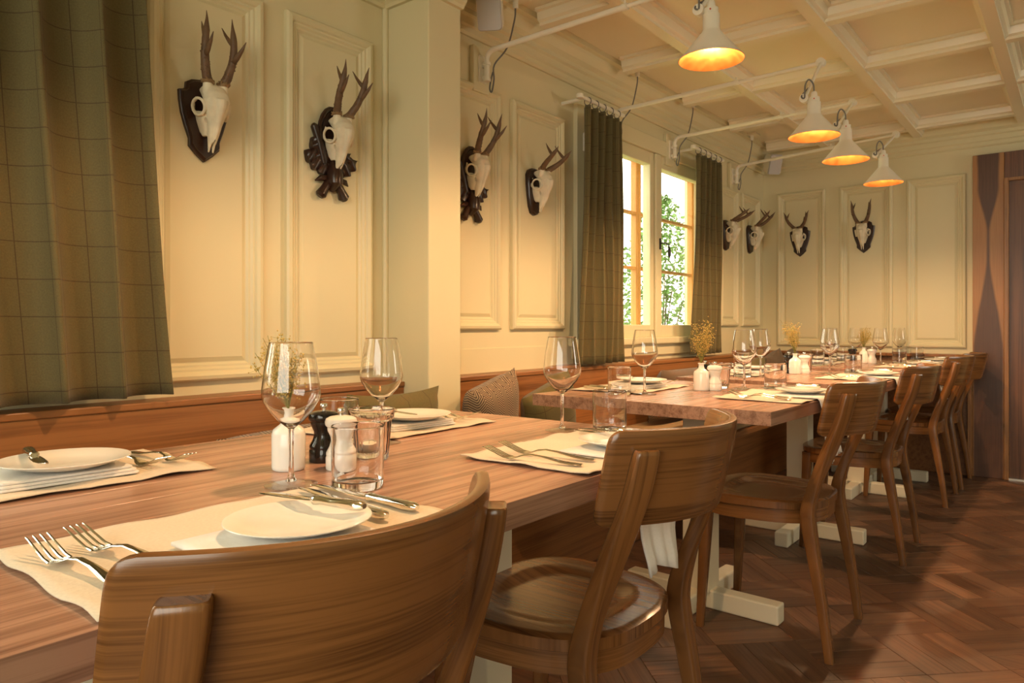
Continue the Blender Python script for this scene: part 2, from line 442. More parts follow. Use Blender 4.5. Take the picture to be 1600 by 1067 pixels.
# crown mouldings (stepped profile: out from the wall, z)
CROWN = [(0, 2.195), (.012, 2.195), (.020, 2.205), (.020, 2.225), (.028, 2.232), (.028, 2.262), (.040, 2.270), (.040, 2.290), (.060, 2.305), (.080, 2.335), (.085, 2.350), (.105, 2.356), (.105, 2.385), (0, 2.385)]
LOWCR = [(0, 2.148), (.014, 2.148), (.020, 2.158), (.030, 2.166), (.034, 2.186), (.050, 2.196), (.054, 2.215), (.080, 2.24), (.095, 2.30), (.105, 2.385), (0, 2.385)]
def crown(path, prof, name):
    """sweep profile along a plan polyline, offset to the right-hand side, mitred"""
    pts = [Vector(p) for p in path]; rings = []
    for i, p in enumerate(pts):
        d0 = (pts[i]-pts[i-1]).normalized() if i > 0 else None
        d1 = (pts[i+1]-pts[i]).normalized() if i < len(pts)-1 else None
        nr = lambda d: Vector((d.y, -d.x))
        if d0 is None: m = nr(d1)
        elif d1 is None: m = nr(d0)
        else: m = (nr(d0)+nr(d1)); m = m/(m.dot(nr(d0)))
        rings.append([(p.x+m.x*o, p.y+m.y*o, z) for o, z in prof])
    return struct(MB().loft(rings), name, 'wall_paint')
crown([(WX, BY), (WX, 1.79), (-1.78, 1.79), (-1.78, 1.955)], LOWCR, 'trim_1')
crown([(WX, 1.955), (WX, WY), (RX, WY)], CROWN, 'trim_2')

# window 1 (between the curtains) and window 2 (behind the near curtain)
def window(name, W, label):
    y0, y1, z0, z1 = W; ym = (y0+y1)/2
    mb = MB()      # casing on the wall and lining of the opening
    for a, b, c, d in ((y0-.07, y0+.02, z0-.02, z1+.07), (y1-.02, y1+.07, z0-.02, z1+.07), (y0+.02, y1-.02, z1-.02, z1+.07)): mb.box(WX-.03, WX+.022, a, b, c, d)
    root = mb.build(name, 'wall_paint', bevel=.004); tag(root, label, kind='structure')
    def fr(x0, x1, a, b, c, d, w_, mat, nm):
        m = MB(); m.box(x0, x1, a, a+w_, c, d); m.box(x0, x1, b-w_, b, c, d); m.box(x0, x1, a+w_, b-w_, c, c+w_); m.box(x0, x1, a+w_, b-w_, d-w_, d)
        return m.build(nm, mat, root, bevel=.004)
    for a, b in ((y0+.02, ym), (ym, y1-.02)):
        s = fr(-2.045, -1.995, a+.002, b-.002, z0+.005, z1-.02, .072, 'wall_paint', 'sash')
        MB().box(-2.022, -2.018, a+.07, b-.07, z0+.07, z1-.085).build('pane', 'pane_glass', s)
        o = fr(-2.15, -2.11, a+.002, b-.002, z0+.005, z1-.02, .028, 'sash_wood', 'outer_sash')
        for z in (1.348, 1.678): MB().box(-2.145, -2.115, a+.025, b-.025, z-.008, z+.008).build('glazing_bar', 'sash_wood', o)
        MB().box(-2.132, -2.129, a+.025, b-.025, z0+.03, z1-.045).build('pane', 'pane_glass', o)
    MB().box(-1.995, -1.978, ym-.03, ym+.03, z0+.006, z1-.022).build('meeting_stile', 'wall_paint', root, bevel=.005)
    MB().box(-2.05, -1.955, y0-.09, y1+.09, z0-.035, z0+.006).build('window_sill', 'wall_paint', root, bevel=.008)
    MB().box(-2.0, -1.982, y0-.05, y1+.05, z0-.10, z0-.035).build('apron_board', 'wall_paint', root, bevel=.004)
    h = MB(); h.box(-1.978, -1.972, ym+.006, ym+.022, 1.455, 1.52)
    h.tube([(-1.972, ym+.014, 1.49), (-1.945, ym+.014, 1.49), (-1.940, ym+.02, 1.488), (-1.94, ym+.052, 1.482), (-1.94, ym+.060, 1.468)], [.0045]*5, 8)
    h.tube([(-1.94, ym+.060, 1.47), (-1.94, ym+.061, 1.455), (-1.94, ym+.062, 1.435), (-1.94, ym+.062, 1.415), (-1.94, ym+.062, 1.405)], [.004, .009, .011, .007, .002], 10)
    tag(h.build('handle', 'iron_black', root, smooth=True), 'black wrought iron window handle with twisted grip')
    for z in (1.15, 1.88): MB().lathe([(.001, 0), (.008, 0), (.008, .09), (.001, .09)], 10, -1.974, y0-.012, z).build('hinge', 'tin', root, smooth=True)
window('window_1', W1, 'white casement window between two olive curtains')
window('window_2', W2, 'casement window behind the near curtain')

# far wall: wooden dado, walnut door surround and door
fd = struct(MB().box(WX, -.60, 5.70, WY, 0, .79), 'trim_3', 'bench_wood', bevel=.003)
MB().box(WX, -.58, 5.66, WY, .79, .81).build('dado_cap', 'bench_wood', fd, bevel=.003)
MB().box(-.605, -.585, 5.62, WY, 0, .81).build('dado_end', 'walnut_light', fd, bevel=.002)
dr = struct(MB().box(-.40, .52, 5.735, 5.76, .01, 1.955), 'door_1', 'walnut', bevel=.003)
jm = MB().box(-.0875, .0875, -.035, .04, 0, 2.135).build('door_post', 'walnut_veneer', dr, bevel=.003); jm.location = (-.4975, 5.735, 0)
MB().box(-.41, .70, 5.70, 5.775, 1.955, 2.135).build('door_header', 'walnut', dr, bevel=.003)
MB().box(.52, .70, 5.70, 5.775, 0, 1.955).build('door_post', 'walnut', dr, bevel=.003)
MB().box(-.41, -.385, 5.69, 5.75, 0, 1.965).build('door_stop', 'walnut_light', dr, bevel=.002)
MB().box(-.385, .52, 5.69, 5.75, 1.945, 1.965).build('door_stop', 'walnut_light', dr, bevel=.002)
MB().box(-.385, .52, 5.69, 5.76, 0, .012).build('threshold', 'tin', dr)

# ------------------------------------------------------------------ bench along the window wall
def bench(y0, y1, label):
    t = thing('wall_bench', label, 'bench', (0, 0, 0))
    MB().box(-1.93, -1.90, y0, y1, .40, .785).build('backrest', 'bench_wood', t, bevel=.003)
    MB().box(WX, -1.895, y0, y1, .785, .803).build('top_ledge', 'bench_wood', t, bevel=.003)
    MB().box(-1.93, -1.46, y0, y1, .40, .43).build('seat', 'bench_wood', t, bevel=.004)
    MB().box(-1.66, -1.64, y0, y1, .0, .40).build('front_panel', 'bench_wood', t)
    return t
bench(BY+.05, 1.788, 'brown wooden wall bench running from the near curtain to the cream pillar')
bench(1.957, 5.69, 'brown wooden wall bench running from the cream pillar to the far wall')
def seat_pad(y0, y1, label):
    mb = MB(); prof = rrect(.42, .045, .018, 4)
    rings = []
    for y, k in ((y0, .9), (y0+.01, 1), (y1-.01, 1), (y1, .9)): rings.append([(-1.69+a*k, y, .4535+b*k) for a, b in prof])
    mb.loft(rings); uv = [(v[0], v[1]) for v in mb.v]
    tag(mb.build('seat_pad', 'seat_tan', smooth=True, uv=uv), label, 'cushion', 'seat pads on the wall bench')
seat_pad(2.0, 3.3, 'tan herringbone seat pad on the bench below the second table')
seat_pad(3.34, 5.2, 'tan herringbone seat pad on the bench beside the third table')

# cushions leaning on the bench back
def cushion(loc, w_, h_, lean, yaw, roll, mat, label):
    n = 14; mb = MB(); uv = []
    for side in (1, -1):
        for i in range(n+1):
            for j in range(n+1):
                a, b = 2*i/n-1, 2*j/n-1
                k = 1-.10*(1-a*a)*abs(b)**2 if True else 1
                x = a*w_/2*(1-.09*(1-b*b)*0-.10*(1-abs(b))**1.0*0)*(1-.07*(1-b*b)*abs(a)**6)
                z = b*h_/2*(1-.10*(1-a*a)*abs(b)**6)
                th = .068*max(0, (1-a**4)*(1-b**4))**.6
                mb.v.append((x, side*th, z)); uv.append((x+.2, z+.2))
    m = (n+1)**2
    for s_ in (0, 1):
        for i in range(n):
            for j in range(n):
                q = [s_*m+i*(n+1)+j, s_*m+(i+1)*(n+1)+j, s_*m+(i+1)*(n+1)+j+1, s_*m+i*(n+1)+j+1]
                mb.f.append(tuple(q if s_ else q[::-1]))
    o = mb.build('cushion', mat, smooth='all', uv=uv)
    o.location = loc
    # local y becomes the room side; lean tilts the top to the wall
    o.rotation_euler = (Matrix.Rotation(-PI/2+yaw, 3, 'Z') @ Matrix.Rotation(-lean, 3, 'X') @ Matrix.Rotation(roll, 3, 'Y')).to_euler()
    return tag(o, label, 'cushion', 'cushions on the wall bench')
cushion((-1.745, 1.575, .632), .40, .34, .2, .03, 0, 'cushion_green', 'olive checked cushion in front of the cream pillar')
cushion((-1.585, 1.62, .595), .27, .24, .35, .1, .1, 'cushion_herring', 'herringbone cushion half hidden in front of the olive checked cushion by the pillar')
cushion((-1.72, 1.14, .60), .36, .27, .3, 0, .05, 'cushion_herring', 'herringbone cushion behind the front long table, left of the mills')
cushion((-1.775, 2.12, .65), .30, .32, .2, .1, .25, 'cushion_herring', 'brown herringbone cushion standing just right of the cream pillar')
cushion((-1.76, 2.48, .63), .29, .28, .22, -.1, .35, 'cushion_green', 'olive cushion between the brown herringbone cushion and the second table')
cushion((-1.75, 3.72, .635), .62, .29, .28, 0, 0, 'cushion_brown', 'long brown tweed cushion behind the second table under the window')
cushion((-1.76, 4.80, .638), .33, .30, .25, 0, .15, 'cushion_green', 'olive cushion behind the third table on the bench')
cushion((-1.75, 5.17, .655), .32, .33, .2, .1, .2, 'cushion_brown', 'dark brown cushion near the far corner of the bench')
cushion((-1.72, 5.52, .65), .34, .36, .15, .35, .1, 'cushion_brown', 'dark cushion in the far corner, behind the dried flowers of the third table')

# ------------------------------------------------------------------ curtains
def curtain(y0t, y1t, y0b, y1b, zt, zb, folds, amp, label, x=-1.875, seed=0, hem=0.0):
    rnd = random.Random(seed); nu, nv = folds*16, 30; mb = MB(); uv = []
    ph = [rnd.uniform(-.5, .5) for _ in range(folds+2)]; am = [rnd.uniform(.65, 1.2) for _ in range(folds+2)]
    for j in range(nv+1):
        v = j/nv; z = zt+(zb-zt)*v
        for i in range(nu+1):
            u = i/nu; a = y0t+(y1t-y0t)*u; b = y0b+(y1b-y0b)*u
            fl = v**1.3; y = a+(b-a)*fl; q = u*folds; k = int(q)
            A = amp*(am[k]*(1-(q-k))+am[k+1]*(q-k)); p = ph[k]*(1-(q-k))+ph[k+1]*(q-k)
            wv = math.sin(2*PI*q+p*1.2*v)
            xx = x+A*wv*(1-.25*v)+.012*math.sin(5*v+u*7)*v
            yy = y+A*.45*math.cos(2*PI*q+p*v)
            mb.v.append((xx, yy, z+hem*u*v)); uv.append((u*abs(y1b-y0b)*1.75, z))
    for j in range(nv):
        for i in range(nu):
            a = j*(nu+1)+i; mb.f.append((a, a+1, a+nu+2, a+nu+1))
    o = mb.build('curtain', 'curtain_tweed', smooth='all', uv=uv)
    s = o.modifiers.new('thick', 'SOLIDIFY'); s.thickness = .004
    tag(o, label, 'curtain', 'olive checked curtains')
    # rod, brackets and rings
    r = thing('curtain_rod', 'white curtain rod with rings above the ' + label, 'curtain rod', (0, 0, 0), 0, 'short white curtain rods')
    MB().tube([(x, y0t-.03, zt+.035), (x, y1t+.03, zt+.035)], .010, 12).build('rod', 'white_enamel', r, smooth=True)
    MB().tube([(WX, y0t+.0, zt+.03), (x-.03, y0t-.005, zt+.03), (x, y0t-.012, zt+.035)], .009, 10).build('bracket', 'white_enamel', r, smooth=True)
    MB().lathe([(.001, -.012), (.016, -.010), (.018, 0), (.016, .010), (.001, .012)], 14).xform(Matrix.Translation((x, y0t-.035, zt+.035))).build('finial', 'white_enamel', r, smooth=True)
    for i in range(folds):
        yy = y0t+(y1t-y0t)*(i+.5)/folds; pts = [(x+.019*math.cos(t), yy, zt+.026+.019*math.sin(t)) for t in [2*PI*k/16 for k in range(17)]]
        MB().tube(pts, .0025, 6).build('ring', 'cable_grey', r, smooth=True)
    return o
curtain(.30, .83, .36, .915, 2.10, .822, 4, .046, 'wide olive checked curtain hanging nearest the camera', seed=3, x=-1.865)
curtain(2.93, 3.28, 2.88, 3.31, 2.055, .815, 5, .026, 'olive checked curtain left of the bright window', seed=5)
curtain(4.20, 4.60, 4.14, 4.62, 2.06, .825, 5, .026, 'olive checked curtain right of the bright window', seed=8)

# ------------------------------------------------------------------ tables
def table(x0, x1, y0, y1, zt, rz, peds, label):
    cx, cy = (x0+x1)/2, (y0+y1)/2
    t = thing('dining_table', label, 'table', (cx, cy, 0), rz, 'dining tables in a row')
    hw, hl = (x1-x0)/2, (y1-y0)/2; n = 8
    for i in range(n):
        a = -hw+2*hw*i/n
        MB().box(a, a+2*hw/n, -hl, hl, zt-.040, zt).build('stave', 'table_wood', t, bevel=.0006, seg=1)
    for p in peds:
        p -= cy
        c = MB().box(-.05, .05, p-.045, p+.045, .06, zt-.075).build('column', 'cream_paint', t, bevel=.004)
        MB().box(-.29, .29, p-.03, p+.03, .0, .066).build('foot', 'cream_paint', t, bevel=.006)
        m = MB(); m.box(-.03, .03, p-.28, p-.031, .0, .066); m.box(-.03, .03, p+.031, p+.28, .0, .066); m.build('foot', 'cream_paint', t, bevel=.006)
        m = MB().box(-.33, .33, p-.03, p+.03, zt-.075, zt-.0405); m.build('top_bar', 'cream_paint', t, bevel=.004)
    return t
TX0, TX1 = -1.485, -.64
Z1, Z2 = .75, .762
table(TX0, TX1, .06, 1.58, Z1, 0, (.43, 1.24), 'long walnut-toned dining table in front with four places set')
table(-1.51, -.665, 2.035, 2.93, Z2, math.radians(-2), (2.48,), 'square brown dining table, second from the camera')
table(-1.50, -.655, 3.14, 4.05, Z2, 0, (3.61,), 'square brown dining table, third from the camera')
table(-1.50, -.655, 4.34, 5.64, Z2, 0, (4.75, 5.30), 'long brown dining table at the far wall')

# ------------------------------------------------------------------ chairs (local: faces -x, origin on the floor under the seat)
def make_chair():
    t = thing('dining_chair', '', 'chair')
    # seat: rounded board, dished
    mb = MB(); n, rr = 64, 20
    def outl(th):
        ca, sa = math.cos(th), math.sin(th); p = 2.9
        r = (abs(ca)**p+abs(sa)**p)**(-1/p)
        x, y = .200*r*ca, .212*r*sa
        return x-.01, y*(1-.10*(x/.2))
    rings = []
    for k in range(rr, 0, -1):
        q = k/rr; ring = []
        for i in range(n):
            x, y = outl(2*PI*i/n); d = .011*(1-ss(.52, .74, q))+.004*ss(.96, 1.0, q)
            ring.append((x*q-.01*(1-q), y*q, .457-d))
        rings.append(ring)
    top = len(rings); full = [(outl(2*PI*i/n)) for i in range(n)]
    low = [[(x, y, .449) for x, y in full], [(x, y, .432) for x, y in full], [(x*.985, y*.985, .430) for x, y in full]]
    mb.loft(list(reversed(low))+rings, cap=True); mb.build('seat', 'chair_wood_x', t, smooth=True)
    mb = MB(); mb.loft([[(x*.97, y*.97, .431) for x, y in full], [(x*.965, y*.965, .388) for x, y in full], [(x*.86, y*.86, .388) for x, y in full], [(x*.86, y*.86, .431) for x, y in full]], cap=False)
    mb.build('seat_frame', 'chair_wood_y', t, smooth=True)
    # backrest: curved board, ends toward the table
    mb = MB(); rings = []; m = 44; H2 = .082
    for i in range(m+1):
        s = 2*i/m-1; s = math.sin(s*PI/2*.97)/math.sin(PI/2*.97); y = .214*s*(1-.02*s*s); bx = .318-.112*s*s
        d = .240*(1-abs(s)); rc = .020
        e = rc-math.sqrt(max(0, rc*rc-(rc-min(d, rc))**2)); hh = H2-e
        th = .0105*(1 if d > .006 else .55+.45*d/.006)
        tx = -2*.112*s/.214; nl = math.hypot(1, tx); nxv = (1/nl, -tx/nl)
        ring = []
        for a, b in sect(th, hh, 20, 5):
            zz = .750+b; tilt = (b)*.22
            ring.append((bx+tilt+a*nxv[0], y+a*nxv[1], zz))
        rings.append(ring)
    mb.loft(rings); mb.build('backrest', 'chair_wood_y', t, smooth=True)
    for sgn in (-1, 1):
        pts = [(.225, .205, 0), (.205, .203, .15), (.180, .199, .30), (.163, .195, .40), (.162, .192, .45), (.180, .190, .52), (.217, .186, .62), (.254, .181, .72), (.272, .179, .792), (.273, .179, .800)]
        wd = [(.013, .015), (.015, .017), (.019, .019), (.021, .021), (.021, .021), (.018, .022), (.016, .022), (.015, .022), (.014, .021), (.009, .016)]
        mb = MB(); rings = []
        full_ = cr([(*p_, *w_) for p_, w_ in zip(pts, wd)], 4)
        for x, y, z, a, b in full_:
            an = sgn*.66*ss(.47, .68, z); ca, sa = math.cos(an), math.sin(an)
            rings.append([(x+p*ca-q*sa, sgn*y+p*sa+q*ca, z) for p, q in sect(a, b, 24, 5)])
        if sgn: mb.loft(rings)
        mb.build('rear_leg', 'chair_wood_z', t, smooth=True)
        mb = MB(); rings = []
        for x, y, z, a in ((-.188, .178, 0, .012), (-.178, .172, .2, .016), (-.168, .166, .40, .020), (-.168, .166, .43, .020)): rings.append([(x+p, sgn*y+q, z) for p, q in sect(a, a, 14, 5)])
        mb.loft(rings); mb.build('front_leg', 'chair_wood_z', t, smooth=True)
    return t
chair = Proto(make_chair)
for x, y, rz, lab in ((-.790, .446, 0, 'brown bentwood chair nearest the camera, seen from behind'),
                      (-.830, 1.225, .02, 'brown bentwood chair second from the camera, with its round seat in view'),
                      (-.825, 2.475, .03, 'brown bentwood chair pushed up to the second table'),
                      (-.825, 3.59, .03, 'brown bentwood chair pushed up to the third table'),
                      (-.825, 4.83, 0, 'brown bentwood chair at the far table, the nearer of its two'),
                      (-.815, 5.40, 0, 'brown bentwood chair closest to the far door post')):
    chair.put((x, y, 0), rz, lab, 'bentwood chairs along the aisle')

# ------------------------------------------------------------------ tableware (local: y away from the diner, x to the diner's right)
def one(name, mb, mat, cat, smooth=True, bevel=0, uv=None):
    def mk():
        o = mb().build(name, mat, smooth=smooth, bevel=bevel); o['category'] = cat; return o
    return Proto(mk)
def make_wine():
    t = thing('wine_glass', '', 'wine glass')
    bowl = [(.0004, .0885), (.0050, .0885), (.0085, .0915), (.020, .101), (.034, .117), (.0425, .131), (.0455, .141), (.0448, .152), (.0405, .185), (.0342, .2205), (.03365, .2232), (.0334, .2240), (.0329, .2240), (.0328, .2232), (.03335, .2205), (.0396, .185), (.0438, .152), (.0444, .141), (.0414, .1315), (.033, .1185), (.019, .103), (.008, .0945), (.0004, .093)]
    MB().lathe(bowl, 48).build('bowl', 'glass', t, smooth=True)
    MB().lathe([(.0004, .0062), (.0085, .0062), (.0052, .013), (.0042, .022), (.0038, .050), (.0040, .080), (.0050, .0884), (.0004, .0884)], 20).build('stem', 'glass', t, smooth=True)
    MB().lathe([(.0004, 0), (.040, .0), (.0408, .0008), (.040, .0016), (.020, .0040), (.0085, .0061), (.0004, .0061)], 48).build('foot', 'pane_glass', t, smooth=True)
    return t
wine = Proto(make_wine)
def tumbler_mb():
    return MB().lathe([(.0005, 0), (.037, 0), (.0395, .003), (.040, .03), (.0404, .093), (.0405, .0955), (.0402, .0962), (.0393, .0962), (.0390, .0955), (.0389, .093), (.0385, .03), (.037, .014), (.032, .0115), (.0005, .011)], 40)
tumbler = one('tumbler', tumbler_mb, 'glass', 'tumbler', True)
def plate_mb():
    return MB().lathe([(.0005, .003), (.058, .003), (.068, .006), (.094, .0145), (.096, .0155), (.0955, .0165), (.093, .0165), (.067, .0095), (.057, .0065), (.0005, .0062)], 48)
plate = one('dinner_plate', plate_mb, 'ceramic_white', 'plate', True)
def blade_mb(L=.225, k=1.0):
    def mk():
        mb = MB(); rings = []      # handle
        for s, a, b in ((0, .004, .003), (.006, .008, .0055), (.02, .0092, .006), (.06, .0075, .0055), (.085, .006, .005), (.092, .0075, .006), (.098, .0075, .006), (.102, .005, .004)):
            rings.append([(p, -L/2+s*k, .0065+q) for p, q in sect(a, b, 12, 2.6)])
        mb.loft(rings); rings = []
        for s, a, o_ in ((.100, .004, 0), (.110, .008, .001), (.15, .0095, .001), (.19, .0092, .0005), (.21, .007, -.001), (.222, .003, -.004), (.2245, .0008, -.006)):
            s2 = .1*k+(s-.1)*(L-.1*k)/.125
            rings.append([(p+o_, -L/2+s2, .006+q) for p, q in sect(a, .0011, 8, 2.2)])
        mb.loft(rings); return mb
    return mk
knife = one('table_knife', blade_mb(), 'silver', 'knife')
bknife = one('butter_knife', blade_mb(.165, .78), 'silver', 'knife')
def fork_mb():
    mb = MB(); L = .2; rings = []
    def zc(s): return .003+.009*ss(.02, .10, s)*(1-ss(.105, .142, s))+.017*ss(.142, .205, s)
    for s, a in ((0, .005), (.004, .009), (.015, .0105), (.04, .008), (.075, .0045), (.10, .0038), (.118, .0050), (.128, .0105), (.136, .0125), (.146, .0125)):
        th = .0017 if s < .12 else .0011
        rings.append([(p, s-L/2, zc(s)+q) for p, q in sect(a, th, 10, 2.4)])
    mb.loft(rings)
    for k in range(4):
        x = (k-1.5)*.0072; rings = []
        for s, a in ((.142, .0022), (.155, .0018), (.175, .0016), (.192, .0012), (.199, .0006)):
            rings.append([(x*(1-.03*(s-.14)/.06)+p, s-L/2, zc(s)+q) for p, q in sect(a, .0011, 6, 2)])
        mb.loft(rings)
    return mb
fork = one('table_fork', fork_mb, 'silver', 'fork')

def mat_obj(seed, w_=.435, d_=.285):
    rnd = random.Random(seed); nx, ny = 34, 22; mb = MB(); uv = []
    p = [rnd.uniform(0, 6) for _ in range(8)]
    for j in range(ny+1):
        for i in range(nx+1):
            a, b = i/nx-.5, j/ny-.5
            x = a*w_+.002*math.sin(b*15+p[0]); y = b*d_+.0022*math.sin(a*15+p[1])
            e = max(abs(a), abs(b))*2
            z = .0012+.0010*(1+math.sin(a*23+p[2]+3*b))+.0035*max(0, math.sin(a*17+p[3])*math.sin(b*13+p[4]))*ss(.75, 1, e)
            mb.v.append((x, y, z)); uv.append((x, y))
    for j in range(ny):
        for i in range(nx):
            a = j*(nx+1)+i; mb.f.append((a, a+1, a+nx+2, a+nx+1))
    o = mb.build('placemat', 'linen', smooth='all', uv=uv)
    s = o.modifiers.new('thick', 'SOLIDIFY'); s.thickness = .0018; s.offset = 1
    return o
def napkin_flat(seed):
    rnd = random.Random(seed); mb = MB()
    for k in range(3):
        sx, sy = .100-.003*k, .075-.002*k; dx, dy = rnd.uniform(-.003, .003), rnd.uniform(-.003, .003)
        mb.loft([[(a*sx/.1+dx, b*sy/.075+dy, z) for a, b in rrect(.2, .15, .008, 3)] for z in (.0046*k, .0046*k+.0042)])
    uv = [(v[0], v[1]) for v in mb.v]
    return mb.build('folded_napkin', 'napkin_white', uv=uv, bevel=.0012)
def napkin_hang(seed, edge):
    """folded napkin that lies under the plate and drops over the table edge (edge = local y of the table edge)"""
    rnd = random.Random(seed); mb = MB(); uv = []; path = []
    for s in (0, .04, .08, .12): path.append((.12-s+edge+.03, .004))
    path += [(edge+.015, .004), (edge-.003, .003), (edge-.009, -.004), (edge-.011, -.02)]
    hang = .155+rnd.uniform(-.02, .02)
    for k in range(1, 9): path.append((edge-.011-.004*math.sin(k), -.02-hang*k/8))
    nx = 16
    for j, (y, z) in enumerate(path):
        dn = max(0, -z)/hang
        for i in range(nx+1):
            a = i/nx-.5; wv = .012*dn*math.sin(a*11+seed)
            xx = a*(.175-.05*dn)+.02*dn*math.sin(seed*1.7); zz = z-dn*.035*abs(a+.2*math.sin(seed))
            mb.v.append((xx, y-abs(wv)-(.006*dn*(1+math.sin(a*9))), zz)); uv.append((xx, j*.02))
    for j in range(len(path)-1):
        for i in range(nx):
            q = j*(nx+1)+i; mb.f.append((q, q+nx+1, q+nx+2, q+1))
    o = mb.build('hanging_napkin', 'napkin_white', smooth='all', uv=uv)
    s = o.modifiers.new('thick', 'SOLIDIFY'); s.thickness = .004; s.offset = 0
    return o
cnt = [0]
def setting(side, yc, zt, xe, place, right_fork_rot=.0, sparse=False):
    """side 'aisle' faces -x from the aisle edge, 'wall' faces +x from the bench edge"""
    cnt[0] += 1; sd = cnt[0]; rnd = random.Random(sd*13)
    rz = PI/2 if side == 'aisle' else -PI/2
    def W(b, a, z):
        return (xe-a, yc+b, zt+z) if side == 'aisle' else (xe+a, yc-b, zt+z)
    def pl(name, o, b, a, z, dr, what, cat, grp):
        o.location = W(b, a, z); o.rotation_euler = (0, 0, rz+dr); tag(o, what+' '+place, cat, grp); o.name = name
    j = lambda s=.008: rnd.uniform(-s, s)
    pl('placemat', mat_obj(sd), .015, .15, .0006, j(.03), 'crumpled linen placemat', 'placemat', 'linen placemats')
    zb = .006
    if side == 'aisle':
        o = napkin_hang(sd, -.15); pl('hanging_napkin', o, .015, .15, zb, 0, 'white napkin hanging', 'napkin', 'white napkins')
        zp = zb+.007; pa = .082
    else:
        o = napkin_flat(sd); pl('folded_napkin', o, .01, .175, zb, j(.1), 'folded white napkin', 'napkin', 'white napkins')
        zp = zb+.0145; pa = .185
    pb = .045 if side == 'aisle' else 0
    plate.put(W(pb, pa, zp), rz, 'white plate '+place, 'white plates', .88 if side == 'aisle' else 1.0)
    bknife.put(W(pb+.042+j(.004), pa+(.035 if side == 'aisle' else -.01), zp+(.0148 if side == 'aisle' else .0165)), rz+(.18 if side == 'aisle' else -.18)+j(.06), 'butter knife on the plate '+place, 'butter knives on plates')
    fork.put(W(-.172+j(), .15+j(), zb), rz+.10+j(.08), 'outer fork '+place, 'silver forks')
    fork.put(W(-.115+j(.005), .16+j(), zb), rz+.10+j(.08), 'inner fork '+place, 'silver forks')
    knife.put(W(.168+j(.005), .155+j(), zb), rz-.12+j(.06), 'inner table knife '+place, 'silver table knives')
    knife.put(W(.205+j(.005), .158+j(), zb), rz-.06+j(.06), 'outer table knife '+place, 'silver table knives')
    wa = .34 if side == 'aisle' else .31
    wine.put(W(.213+j(.004), wa, .0005), rz, 'tall empty wine glass '+place, 'tall wine glasses')
    tumbler.put(W(.272+j(.004), .245, .0005), rz, 'clear water tumbler '+place, 'water tumblers')
setting('aisle', .467, Z1, TX1, 'at the aisle place of the front table nearest the camera')
setting('aisle', 1.22, Z1, TX1, 'at the farther aisle place of the front table')
setting('wall', .475, Z1, TX0, 'at the bench place of the front table nearest the camera')
setting('wall', 1.25, Z1, TX0, 'at the farther bench place of the front table')
setting('aisle', 2.475, Z2, -.665, 'at the aisle place of the second table')
setting('wall', 2.475, Z2, -1.51, 'at the bench place of the second table')
setting('aisle', 3.60, Z2, -.655, 'at the aisle place of the third table')
setting('wall', 3.60, Z2, -1.50, 'at the bench place of the third table')
setting('aisle', 4.75, Z2, -.655, 'at the nearer aisle place of the far table')
setting('aisle', 5.34, Z2, -.655, 'at the farther aisle place of the far table')
setting('wall', 4.82, Z2, -1.50, 'at the nearer bench place of the far table')
setting('wall', 5.40, Z2, -1.50, 'at the farther bench place of the far table')

# ---- centre groups: bottle vase with dried flowers, black and white mill, ribbed candle glass with a tealight
def vase_mb():
    return MB().lathe([(.0005, 0), (.026, 0), (.028, .002), (.0285, .006), (.0285, .062), (.026, .070), (.017, .077), (.011, .082), (.0095, .090), (.0100, .097), (.0125, .100), (.0120, .1015), (.008, .100), (.0075, .090), (.009, .082), (.022, .068), (.024, .010), (.0005, .006)], 32)
vase = one('bottle_vase', vase_mb, 'ceramic_white', 'vase', True)
def make_mill(col):
    def mk():
        t = thing('pepper_mill' if col == 'ceramic_black' else 'salt_mill', '', 'mill')
        MB().lathe([(.0005, 0), (.0255, 0), (.0265, .002), (.0265, .021), (.0255, .023), (.0255, .0245), (.026, .026), (.0255, .030), (.020, .040), (.0175, .049), (.018, .056), (.0225, .066), (.0235, .069), (.0235, .0735), (.0005, .0735)], 32).build('body', col, t, smooth=True)
        MB().lathe([(.0005, .0745), (.025, .0745), (.0275, .078), (.0280, .083), (.0262, .088), (.020, .0915), (.008, .0935), (.0005, .0935)], 32).build('head', col, t, smooth=True)
        MB().lathe([(.0005, .0935), (.0035, .0935), (.0035, .0985), (.0068, .1), (.0072, .104), (.006, .1065), (.0005, .107)], 20).build('knob', 'chrome', t, smooth=True)
        return t
    return Proto(mk)
bmill, wmill = make_mill('ceramic_black'), make_mill('ceramic_white')
def cglass_mb():
    mb = MB()
    mb.lathe([(.0005, 0), (.026, 0), (.028, .003), (.029, .012), (.033, .062), (.0335, .066)], 60, ribs=20, ramp=.018)
    mb = MB(); P = [(.0005, 0), (.026, 0), (.028, .003), (.029, .012), (.0335, .066), (.038, .070), (.0395, .086), (.0385, .087), (.0370, .086), (.0352, .071), (.0310, .066), (.0265, .016), (.024, .010), (.0005, .009)]
    n = 80; b = 0
    for r, z in P:
        for k in range(n):
            a = 2*PI*k/n; rib = .022*math.cos(20*a) if .002 < z < .067 and r > .025 and z != .016 else 0
            mb.v.append((r*(1+rib)*math.cos(a), r*(1+rib)*math.sin(a), z))
    for i in range(len(P)-1):
        for k in range(n): mb.f.append((i*n+k, i*n+(k+1) % n, (i+1)*n+(k+1) % n, (i+1)*n+k))
    return mb
cglass = one('candle_glass', cglass_mb, 'glass', 'candle holder', True)
